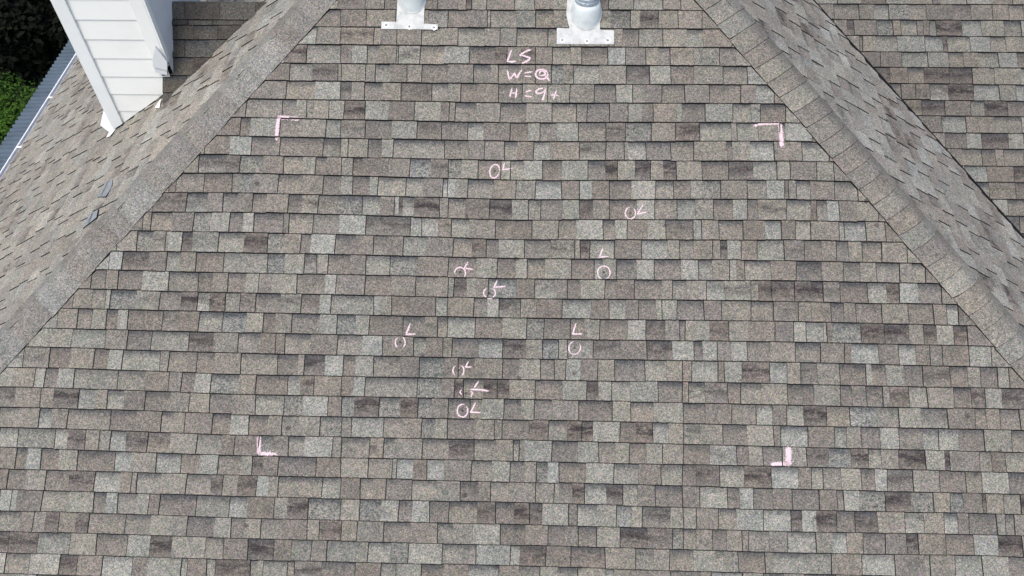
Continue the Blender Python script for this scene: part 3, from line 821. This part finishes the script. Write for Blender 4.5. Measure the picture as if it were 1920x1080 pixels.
# ------------------------------------------------------------------ chalk marks on the front slope
def surf_h(u, v):
    # course containing v
    k = int(math.floor((OFF1 - v) / E)) + 1
    for kk in (k - 1, k, k + 1):
        if kk in HM and vline_main(kk, u) <= v < vline_main(kk - 1, u):
            recs = HM[kk]
            for r in recs:
                if r[0] <= u < r[1]:
                    t = (v - vline_main(kk, u)) / E
                    if t > 0.93:
                        t = 0.93 - (t - 0.93) * 0
                    return H_BUTT + (H_TOP - H_BUTT) * t + r[4]
    return H_BUTT + H_TOOTH


def chalk(kind, label, strokes, idx):
    mb = MB()
    rr = random.Random(idx)
    for w, pts in strokes:
        W = w / 1000 * (1.5 if kind == 'chalk_bracket' else 1.12)
        P = [(x / 1000, y / 1000) for x, y in pts]
        # resample
        S = []
        for i in range(len(P) - 1):
            L_ = math.dist(P[i], P[i + 1]); m = max(1, int(L_ / 0.004))
            for q in range(m):
                s_ = q / m
                S.append((P[i][0] + (P[i + 1][0] - P[i][0]) * s_, P[i][1] + (P[i + 1][1] - P[i][1]) * s_))
        S.append(P[-1])
        n = len(S)
        rows = []
        for i, (x, y) in enumerate(S):
            a = S[max(0, i - 2)]; b = S[min(n - 1, i + 2)]
            dx, dy = b[0] - a[0], b[1] - a[1]; L_ = math.hypot(dx, dy) or 1
            nx, ny = -dy / L_, dx / L_
            end = min(1.0, 0.55 + min(i, n - 1 - i) / 10)
            jw = W / 2 * end * (0.85 + 0.3 * rr.random())
            row = []
            for c in (-1, -0.5, 0, 0.5, 1):
                u, v = x + nx * jw * c, y + ny * jw * c
                row.append((F_MAIN.at(u, v, surf_h(u, v) + 0.0011), 0.46 * abs(c) ** 2 + 0.27 + (0.12 if min(i, n - 1 - i) < 3 else 0)))
            rows.append(row)
        for i in range(n - 1):
            for c in range(4):
                q = [rows[i][c], rows[i + 1][c], rows[i + 1][c + 1], rows[i][c + 1]]
                b0 = len(mb.v)
                mb.v.extend(tuple(p[0]) for p in q)
                mb.f.append((b0, b0 + 1, b0 + 2, b0 + 3)); mb.mi.append(0)
                for p in q:
                    mb.tint.append((p[1], p[1], p[1], 1)); mb.aux.append((0, 0, 0, 0))
    return under(mb.build(kind, M_CHALK, main_o, label=label))


for i, (kd, lb, st) in enumerate(MARKS):
    o = chalk(kd, lb, st, i)
    o.matrix_parent_inverse = Matrix()
    if kd == 'chalk_circle':                     # the hail bruise inside each circle
        ps = [p for s_ in st for p in s_[1]]
        cu = (min(p[0] for p in ps) + max(p[0] for p in ps)) / 2000; cw = (min(p[1] for p in ps) + max(p[1] for p in ps)) / 2000
        r2 = random.Random(300 + i)
        mb = MB()
        ring = []
        for q in range(11):
            rad = 0.0095 * (0.6 + 0.7 * r2.random())
            u_, v_ = cu + rad * math.cos(q * 0.571), cw + rad * 1.1 * math.sin(q * 0.571)
            ring.append(F_MAIN.at(u_, v_, surf_h(cu, cw) + 0.0007))
        mb.face(ring)
        g = under(mb.build('granule_bruise', M_BRUISE, main_o))
        g.matrix_parent_inverse = Matrix()

# ------------------------------------------------------------------ vent pipes with flashing
def thick_poly(mb, fr, pts, h0, h1, mi=0):
    t = [fr.at(u, v, h1) for u, v in pts]; b = [fr.at(u, v, h0) for u, v in pts]
    mb.face(t, mi)
    for i in range(len(pts)):
        j = (i + 1) % len(pts)
        mb.face([t[i], b[i], b[j], t[j]], mi)


def screw(parent, u, v, h, run=True):
    rr = random.Random(int(u * 1000))
    mb = MB()
    c = F_MAIN.at(u, v, h)
    U, V, N = F_MAIN.U, F_MAIN.V, F_MAIN.N
    def disc(r, z, n=10, off=(0, 0)):
        return [c + U * (r * math.cos(6.283 * i / n) + off[0]) + V * (r * math.sin(6.283 * i / n) + off[1]) + N * z for i in range(n)]
    a, b, d = disc(0.0115, 0), disc(0.010, 0.005), disc(0.005, 0.009)
    for lo, hi in ((a, b), (b, d)):
        for i in range(10):
            j = (i + 1) % 10
            mb.face([lo[i], lo[j], hi[j], hi[i]], 0)
    mb.face(d, 0)
    # smeared caulk round the head
    ring = []
    for i in range(14):
        a_ = 6.283 * i / 14
        r = 0.016 + 0.008 * rr.random()
        ring.append(c + U * (r * math.cos(a_) + 0.003) + V * (r * math.sin(a_) - 0.003) + N * 0.0012)
    mb.face(ring, 1)
    if run:
        q = [(-0.003, 0), (0.004, 0), (0.003, -0.020), (0.001, -0.028), (-0.002, -0.020)]
        mb.face([c + U * x + V * y + N * 0.0022 for x, y in reversed(q)], 1)
    mb.build('screw', [M_SCREW, M_CAULK], parent)


def soft_disc(mb, c, rx, prof, seg=40, mi=0):
    lathe(mb, c, prof, seg, mi)


# vent one: plain pipe rising out of a T-shaped visible apron
def vent(label, apron, cx, fy, r, boot, screws, collar, flash_h=0.0155):
    foot = F_MAIN.at(cx, fy)
    foot = Vector((foot.x, foot.y + r, foot.z))
    e = empty('vent_pipe', foot - Vector(house.location), house, label=label)
    inv = Matrix.Translation(foot).inverted()
    def put(o):
        o.matrix_parent_inverse = inv
        return o
    mb = MB()
    thick_poly(mb, F_MAIN, apron, flash_h - 0.0022, flash_h)
    f = put(mb.build('flashing', M_PLATE, e))
    for u, v, run in screws:
        pass
    mb = MB()
    lathe(mb, foot, boot, 48)
    put(mb.build('pipe', M_PIPE, e, smooth=True))
    # collar ring where the pipe leaves the flashing (follows the slope)
    mb = MB()
    seg = 44
    rows = []
    for rad, hh in ((r + 0.006, 0.0165), (r + 0.004, 0.021), (r - 0.001, 0.024)):
        row = []
        for i in range(seg):
            a = 2 * math.pi * i / seg
            x, y = foot.x + rad * math.cos(a), foot.y + rad * math.sin(a)
            z = (TM * y + C1) + Z0 + hh / CM
            row.append((x, y, z))
        rows.append(row)
    for j in range(2):
        for i in range(seg):
            k = (i + 1) % seg
            mb.face([rows[j][i], rows[j][k], rows[j + 1][k], rows[j + 1][i]])
    put(mb.build('collar', M_PLATE, e, smooth=True))
    if collar:
        mb = MB()
        for pr in collar:
            lathe(mb, foot, pr, 64, wob=0.012)
        put(mb.build('clamp_ring', M_GALV, e))
    for u, v, run in screws:
        mbp = [o for o in bpy.data.objects]
        n0 = len(mbp)
        screw(e, u, v, flash_h + 0.0006, run)
        for o in e.children:
            if o.name.startswith('screw'):
                o.matrix_parent_inverse = inv
    return e


vent('plain white pipe through the narrow flashing apron',
     [(-1.220, 2.674), (-0.798, 2.673), (-0.798, 2.714), (-0.902, 2.717), (-0.902, 3.02), (-1.106, 3.02), (-1.108, 2.730), (-1.220, 2.733)],
     -0.997, 2.786, 0.104, [(0.104, -0.16), (0.104, 0.62), (0.100, 0.63)], [(-1.183, 2.706, False), (-1.010, 2.694, True), (-0.828, 2.688, True)], None)
vent('white pipe boot with galvanised ring over the wide flashing apron',
     [(0.087, 2.565), (0.509, 2.568), (0.508, 2.674), (0.405, 2.677), (0.402, 3.02), (0.165, 3.02), (0.155, 2.80), (0.178, 2.688), (0.087, 2.691)],
     0.304, 2.667, 0.110, [(0.110, -0.16), (0.110, 0.07), (0.108, 0.12), (0.102, 0.155), (0.095, 0.178), (0.085, 0.19), (0.072, 0.195), (0.072, 0.6), (0.069, 0.61)],
     [(0.128, 2.598, False), (0.309, 2.592, True), (0.462, 2.597, False)],
     [[(0.082, 0.190), (0.090, 0.193), (0.090, 0.214), (0.084, 0.218), (0.088, 0.222), (0.088, 0.244), (0.080, 0.250), (0.071, 0.252)]])
# small putty dab beside the first pipe, seam stain plates stay on the flashing

# ------------------------------------------------------------------ chimney chase
YC = 5.75
XL, XRR = -3.835, -3.115
ZT = -1.75 + Z0
roof_z = lambda x: TS * x + CL + Z0
chase = empty('chimney', Vector((-3.47, YC + 0.4, roof_z(-3.47))) - Vector(house.location), house, label='white lap-sided chimney at the upper left')
cinv = Matrix.Translation(Vector((-3.47, YC + 0.4, roof_z(-3.47)))).inverted()
YB = YC + 0.95


def cput(o):
    o.matrix_parent_inverse = cinv
    return o


# solid core
mb = MB()
v = []
for x in (XL, XRR):
    for y in (YC, YB):
        v += [(x, y, roof_z(x) - 0.1), (x, y, ZT)]
mb.indexed(v, [(0, 4, 5, 1), (2, 3, 7, 6), (0, 1, 3, 2), (4, 6, 7, 5), (1, 5, 7, 3), (0, 2, 6, 4)])
cput(mb.build('chase_core', M_EDGE, chase))
mb = MB()
mb.box((XL - 0.06, YC - 0.06, ZT), (XRR + 0.06, YB + 0.06, ZT + 0.05))
mb.box((XL + 0.2, YC + 0.3, ZT + 0.05), (XRR - 0.2, YC + 0.62, ZT + 0.25))
cput(mb.build('chimney_cap', M_GALV, chase))
# lap siding, front
LAPS = [-1.75 + Z0 - 0.0] + []
z0l = -3.631 + Z0
mb = MB()


def lap_quad(xa, xb, zb, zt, front=True):
    """one siding board, front face y=YC or side face x=XRR; bottom edge stands 12 mm out"""
    if front:
        pts = [(xa, zb), (xb, zb), (xb, zt), (xa, zt)]
        # clip under the roof line
        out = []
        cut = lambda x: roof_z(x) + 0.022
        for i in range(4):
            p, q = pts[i], pts[(i + 1) % 4]
            dp, dq = p[1] - cut(p[0]), q[1] - cut(q[0])
            if dp >= 0:
                out.append(p)
            if (dp >= 0) != (dq >= 0):
                s = dp / (dp - dq)
                out.append((p[0] + (q[0] - p[0]) * s, p[1] + (q[1] - p[1]) * s))
        if len(out) < 3:
            return
        yo = lambda z: YC - 0.004 - 0.009 * (zt - z) / (zt - zb)
        mb.face([(x, yo(z), z) for x, z in out])
        if out[0][1] == zb or min(o[1] for o in out) == zb:
            xs = [o[0] for o in out if abs(o[1] - zb) < 1e-6]
            if len(xs) >= 2:
                mb.face([(min(xs), YC - 0.003, zb), (max(xs), YC - 0.003, zb), (max(xs), YC - 0.013, zb), (min(xs), YC - 0.013, zb)], 1)
    else:
        xo = lambda z: XRR + 0.004 + 0.009 * (zt - z) / (zt - zb)
        mb.face([(xo(zb), xa, zb), (xo(zb), xb, zb), (xo(zt), xb, zt), (xo(zt), xa, zt)])
        mb.face([(XRR + 0.003, xb, zb), (XRR + 0.003, xa, zb), (XRR + 0.013, xa, zb), (XRR + 0.013, xb, zb)], 1)


z = z0l + 0.18 * 10
while z > roof_z(XL) - 0.2:
    lap_quad(XL + 0.10, XRR - 0.02, z, z + 0.184)
    z -= 0.1795
cput(mb.build('front_siding', [M_WHITE, M_TRIM], chase))
mb = MB()
z = z0l + 0.18 * 10 - 0.02
while z > roof_z(XRR) - 0.1:
    lap_quad(YC - 0.0, YB, z, z + 0.184, False)
    z -= 0.1795
cput(mb.build('side_siding', [M_SHADET, M_TRIM], chase))


def board(name, x0, x1, y0, y1, mat, zlow=None, zl2=None):
    mb = MB()
    a = zlow if zlow is not None else roof_z(x0) + 0.012
    b = zl2 if zl2 is not None else roof_z(x1) + 0.012
    v = [(x0, y0, a), (x1, y0, b), (x1, y1, b), (x0, y1, a), (x0, y0, ZT), (x1, y0, ZT), (x1, y1, ZT), (x0, y1, ZT)]
    mb.indexed(v, [(0, 3, 2, 1), (4, 5, 6, 7), (0, 1, 5, 4), (1, 2, 6, 5), (2, 3, 7, 6), (3, 0, 4, 7)])
    o = cput(mb.build(name, mat, chase))
    bv = o.modifiers.new('bevel', 'BEVEL'); bv.width = 0.003; bv.segments = 2
    return o


board('corner_board', XL + 0.004, XL + 0.113, YC - 0.028, YC - 0.004, M_TRIM, roof_z(XL) + 0.035, roof_z(XL + 0.113) + 0.025)
board('edge_strip', XL - 0.012, XL - 0.004, YC - 0.014, YC + 0.02, M_TRIM)
board('corner_board', XRR - 0.105, XRR + 0.004, YC - 0.026, YC - 0.004, M_WHITE, CRZ + Z0 + 0.06, CRZ + Z0 + 0.10)
board('corner_board', XRR + 0.004, XRR + 0.020, YC - 0.026, YC + 0.030, M_WHITE, CRZ + Z0 + 0.14, CRZ + Z0 + 0.14)
# folded metal pieces where the saddle meets the front corner
mb = MB()
zc = CRZ + Z0
def prism(mb, pts, y0, y1, mi=0):
    a = [(x, y0, z) for x, z in pts]; b = [(x, y1, z) for x, z in pts]
    mb.face(a, mi); mb.face(b[::-1], mi)
    for i in range(len(pts)):
        j = (i + 1) % len(pts)
        mb.face([a[j], a[i], b[i], b[j]], mi)
prism(mb, [(-3.228, zc + 0.057), (-3.136, zc + 0.032), (-3.108, zc + 0.14), (-3.205, zc + 0.18)], YC - 0.050, YC - 0.027)
prism(mb, [(-3.222, zc + 0.118), (-3.112, zc + 0.088), (-3.088, zc + 0.17), (-3.132, zc + 0.315), (-3.200, zc + 0.185)], YC - 0.062, YC - 0.050)
cput(mb.build('corner_flashing', M_SHADET, chase))
# kick-out flashing bent out at the low corner
mb = MB()
def lp(x, y, h):
    n = F_LEFT.N
    return Vector((x, y, roof_z(x))) + n * h
def sheet3(mb, pts, th=0.002):
    a = [lp(*p) for p in pts]
    b = [q - F_LEFT.N * th for q in a]
    mb.face(a); mb.face(b[::-1])
    for i in range(len(a)):
        j = (i + 1) % len(a)
        mb.face([a[i], b[i], b[j], a[j]])
sheet3(mb, [(-4.170, 6.08, 0.016), (-3.915, 5.780, 0.016), (-3.835, 5.775, 0.016), (-3.86, 5.95, 0.11), (-4.02, 6.10, 0.11)])
sheet3(mb, [(-3.905, 5.800, 0.018), (-3.900, 5.690, 0.018), (-3.850, 5.665, 0.018), (-3.800, 5.735, 0.018), (-3.82, 5.80, 0.018)])
cput(mb.build('kickout_flashing', M_WHITE, chase))
mb = MB()
sheet3(mb, [(-3.285, 5.590, 0.018), (-3.205, 5.520, 0.018), (-3.245, 5.680, 0.024)])
cput(mb.build('flashing_scrap', M_WHITE, chase))
# step flashing along the foot of the wall, the gap's shadow in its colour
mb = MB()
for i in range(6):
    xa = XL + 0.11 + i * 0.105; xb = xa + 0.11
    if xb > XRR - 0.01:
        xb = XRR - 0.01
    mb.face([(xa, YC - 0.0025, roof_z(xa) + 0.0), (xb, YC - 0.0025, roof_z(xb) + 0.0), (xb, YC - 0.0025, roof_z(xb) + 0.03), (xa, YC - 0.0025, roof_z(xa) + 0.03)])
    mb.face([lp(xa, YC, 0.0135), lp(xa, YC - 0.020, 0.0135), lp(xb, YC - 0.018, 0.0135), lp(xb, YC, 0.0135)])
cput(mb.build('step_flashing', M_EDGE, chase))

# ------------------------------------------------------------------ lifted tabs on the left slope
for lab, pts, cut in (('upper bare slate-blue tab patch', [(-3.500, 4.655), (-3.372, 4.572), (-3.352, 4.655), (-3.395, 4.780), (-3.497, 4.830)], 0),
                      ('lower bare slate-blue tab patch', [(-3.478, 4.300), (-3.352, 4.330), (-3.392, 4.445), (-3.492, 4.440)], 0)):
    mb = MB()
    c = (sum(p[0] for p in pts) / len(pts), sum(p[1] for p in pts) / len(pts))
    a = [lp(x, y, 0.0155) for x, y in pts]
    o_ = [lp(c[0] + (x - c[0]) * 1.05, c[1] + (y - c[1]) * 1.05, 0.008) for x, y in pts]
    mb.face(a if (a[1] - a[0]).cross(a[2] - a[1]).dot(F_LEFT.N) > 0 else a[::-1], 0)
    for i in range(len(a)):
        j = (i + 1) % len(a)
        mb.face([a[i], o_[i], o_[j], a[j]], 1)
    # inner step line
    m0 = lp((pts[0][0] * 0.6 + pts[1][0] * 0.4), (pts[0][1] * 0.6 + pts[1][1] * 0.4), 0.018)
    m1 = lp((pts[-1][0] * 0.6 + pts[-2][0] * 0.4), (pts[-1][1] * 0.6 + pts[-2][1] * 0.4), 0.018)
    dd = Vector((0.006, 0, 0.006))
    mb.face([m0, m0 + dd, m1 + dd, m1], 1)
    o = mb.build('missing_tab', [M_SLATE, M_EDGE], left_o, label=lab)
    o.matrix_parent_inverse = Matrix()

# ------------------------------------------------------------------ gutter along the left eave
gx = -5.955
gz = EAVE + Z0 - 0.015
gy0, gy1 = yh(xe) - 0.0, 11.2
mb = MB()
prof = [(gx + 0.035, gz + 0.01), (gx + 0.030, gz - 0.09), (gx - 0.075, gz - 0.095), (gx - 0.100, gz - 0.04), (gx - 0.122, gz - 0.030),
        (gx - 0.126, gz - 0.004), (gx - 0.112, gz + 0.000), (gx - 0.108, gz - 0.010)]
for i in range(len(prof) - 1):
    a, b = prof[i], prof[i + 1]
    mi = 0 if i >= 3 else 1
    mb.face([(a[0], gy0, a[1]), (a[0], gy1, a[1]), (b[0], gy1, b[1]), (b[0], gy0, b[1])], mi)
# outer skin
for i in range(len(prof) - 3):
    a, b = prof[i], prof[i + 1]
    o = 0.002
    mb.face([(a[0] - o, gy0, a[1] - o), (b[0] - o, gy0, b[1] - o), (b[0] - o, gy1, b[1] - o), (a[0] - o, gy1, a[1] - o)], 0)
ginv = None
gut = under(mb.build('gutter', [M_GUT, M_GUTIN], house))
y = 7.21
ys = [y - 0.945 * i for i in range(1, 5)] + [y + 0.925 * i for i in range(0, 5)]
for y in sorted(ys):
    if not (gy0 + 0.1 < y < gy1 - 0.1):
        continue
    mb = MB()
    mb.box((gx - 0.120, y - 0.011, gz - 0.006), (gx + 0.00, y + 0.011, gz + 0.002))
    o = mb.build('gutter_hanger', M_GUT, gut)
    o.matrix_parent_inverse = Matrix()

# ------------------------------------------------------------------ walls and fascia under the roof
mb = MB()
zt = EAVE + Z0 - 0.12
mb.box((-5.55, 1.85, 0.0), (5.3, 11.0, zt))
under(mb.build('wall', M_WHITE, house))
mb = MB()
mb.box((-6.0, gy0 - 0.02, zt - 0.02), (-5.975, 11.1, zt + 0.10))
mb.box((-6.0, F_MAIN.at(0, VE).y + 0.01, zt - 0.02), (5.5, F_MAIN.at(0, VE).y + 0.035, zt + 0.09))
mb.box((-5.97, F_MAIN.at(0, VE).y + 0.04, zt - 0.01), (5.5, 11.0, zt + 0.005))
under(mb.build('fascia', M_TRIM, house))

# ------------------------------------------------------------------ corrugated cover beyond the gutter
cz = -6.60 + Z0
cover = empty('patio_cover', (-6.4, 7.2, 0), label='blue-grey corrugated steel cover beyond the white gutter', category='patio cover')
kinv = Matrix.Translation((-6.4, 7.2, 0)).inverted()
mb = MB()
pitch, ny = 0.080, 9
y = 1.9
verts, faces = [], []
step = pitch / 8
n = int((11.6 - y) / step)
for i in range(n + 1):
    yy = y + i * step
    hz = (0.008, 0.010, 0.010, 0.008, 0.004, -0.016, -0.018, -0.012)[i % 8]
    verts += [(-6.675 + 0.003 * math.sin(i * 0.7), yy, cz + hz - 0.012), (-5.60, yy, cz + hz + 0.03)]
for i in range(n):
    faces.append((2 * i, 2 * i + 1, 2 * i + 3, 2 * i + 2))
mb.indexed(verts, faces)
o = mb.build('corrugated_sheet', M_CORR, cover, smooth=True); o.matrix_parent_inverse = kinv
sm = o.modifiers.new('solid', 'SOLIDIFY'); sm.thickness = 0.0012
mb = MB()
mb.box((-6.60, 1.95, cz - 0.15), (-6.55, 11.5, cz - 0.03))
o = mb.build('beam', M_TRIM, cover); o.matrix_parent_inverse = kinv
for y in (2.2, 5.2, 8.2, 11.3):
    mb = MB()
    mb.box((-6.62, y - 0.045, 0), (-6.53, y + 0.045, cz - 0.15))
    o = mb.build('post', M_TRIM, cover); o.matrix_parent_inverse = kinv

# ------------------------------------------------------------------ garden
mb = MB()
N_ = 24
verts = []
for i in range(N_ + 1):
    for j in range(N_ + 1):
        x, y = -300 + 600 * i / N_, -300 + 600 * j / N_
        verts.append((x, y, 0.0))
faces = [(i * (N_ + 1) + j, (i + 1) * (N_ + 1) + j, (i + 1) * (N_ + 1) + j + 1, i * (N_ + 1) + j + 1) for i in range(N_) for j in range(N_)]
mb.indexed(verts, faces)
mb.build('ground', M_GROUND, None, kind='structure')


def foliage(mb, c, rad, n, size, rr, lumps=14, squash=0.8):
    """leaf-sized faces gathered in clumps through the crown's volume"""
    cl = []
    for _ in range(lumps):
        while True:
            p = Vector((rr.uniform(-1, 1), rr.uniform(-1, 1), rr.uniform(-1, 1)))
            if 0.25 < p.length < 1:
                break
        cl.append((Vector((p.x * rad * 0.8, p.y * rad * 0.8, p.z * rad * 0.75 * squash)), rad * rr.uniform(0.22, 0.42), rr.random()))
    for i in range(n):
        lc, lr, ltone = rr.choice(cl)
        d = Vector((rr.gauss(0, 1), rr.gauss(0, 1), rr.gauss(0, 1))).normalized() * lr * (rr.random() ** 0.45)
        p = Vector(c) + lc + d
        up = (d.normalized() + Vector((0, 0, 0.9)) + Vector((rr.gauss(0, .45), rr.gauss(0, .45), rr.gauss(0, .3)))).normalized()
        t = up.cross(Vector((rr.gauss(0, 1), rr.gauss(0, 1), rr.gauss(0, 1)))).normalized()
        b = up.cross(t)
        L_, W_ = size * rr.uniform(0.7, 1.4), size * rr.uniform(0.22, 0.4)
        tn = min(1, max(0, ltone * 0.7 + rr.random() * 0.4))
        mb.face([p - t * L_ / 2, p + b * W_, p + t * L_ / 2 - up * L_ * 0.12, p - b * W_], 0, (tn, tn, tn))


def tree(name, label, cat, x, y, h, rad, n, size, mat, seed, group=None, lumps=16, squash=0.8):
    rr = random.Random(seed)
    e = empty(name, (x, y, 0), label=label, category=cat)
    if group:
        e['group'] = group
    inv = Matrix.Translation((x, y, 0)).inverted()
    mb = MB()
    top = h - rad * 0.6
    r0 = max(0.03, h * 0.022)
    segs = 7
    rows = []
    for i in range(6):
        s_ = i / 5
        cx, cy = x + 0.08 * math.sin(3 * s_ + seed), y + 0.08 * math.cos(2.3 * s_ + seed)
        rows.append([(cx + r0 * (1 - 0.7 * s_) * math.cos(6.283 * k / segs), cy + r0 * (1 - 0.7 * s_) * math.sin(6.283 * k / segs), top * s_) for k in range(segs)])
    for i in range(5):
        for k in range(segs):
            j = (k + 1) % segs
            mb.face([rows[i][k], rows[i][j], rows[i + 1][j], rows[i + 1][k]])
    for b in range(7):                                   # limbs
        a = rr.uniform(0, 6.283); z0_ = top * rr.uniform(0.45, 0.95)
        p = Vector((x, y, z0_)); q = p + Vector((math.cos(a), math.sin(a), 0.8)) * rad * 0.6
        w = Vector((-math.sin(a), math.cos(a), 0)) * r0 * 0.35
        mb.face([p - w, p + w, q + w * 0.3, q - w * 0.3])
        w2 = Vector((0, 0, r0 * 0.35))
        mb.face([p - w2, p + w2, q + w2 * 0.3, q - w2 * 0.3])
    o = mb.build('trunk', M_BARK, e); o.matrix_parent_inverse = inv
    mb = MB()
    foliage(mb, (x, y, h - rad * squash), rad, n, size, rr, lumps, squash)
    o = mb.build('crown', mat, e); o.matrix_parent_inverse = inv
    return e


tree('bush', 'bright green leafy bush beside the corrugated cover', 'bush', -8.55, 10.05, 2.15, 1.15, 16000, 0.055, M_LEAF, 41, lumps=26)
tree('bush', 'green leafy bush lower down at the left edge', 'bush', -8.75, 8.55, 1.9, 0.95, 11000, 0.055, M_LEAF, 42, lumps=20)
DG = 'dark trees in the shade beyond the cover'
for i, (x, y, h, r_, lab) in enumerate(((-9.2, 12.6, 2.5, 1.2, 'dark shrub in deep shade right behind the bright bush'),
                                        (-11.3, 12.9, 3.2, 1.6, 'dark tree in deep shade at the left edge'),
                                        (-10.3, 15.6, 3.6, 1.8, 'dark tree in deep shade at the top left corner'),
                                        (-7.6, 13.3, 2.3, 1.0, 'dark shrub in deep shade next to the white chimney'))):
    tree('shaded_tree', lab, 'tree', x, y, h, r_, 5000, 0.14, M_SHADELEAF, 50 + i, DG)
# unseen tall trees, added so their crowns shade that corner of the garden
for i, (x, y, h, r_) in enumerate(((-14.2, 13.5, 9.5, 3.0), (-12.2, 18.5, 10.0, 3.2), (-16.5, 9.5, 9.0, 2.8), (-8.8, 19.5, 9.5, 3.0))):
    tree('unseen_shade_tree', ('unseen tall tree added for shade beyond the left edge', 'unseen tall tree added for shade behind the shaded shrubs', 'unseen tall tree added for shade furthest to the left', 'unseen tall tree added for shade behind the chimney')[i],
         'tree', x, y, h, r_, 7000, 0.30, M_SHADELEAF, 70 + i, 'unseen tall trees added to shade the garden', lumps=20)
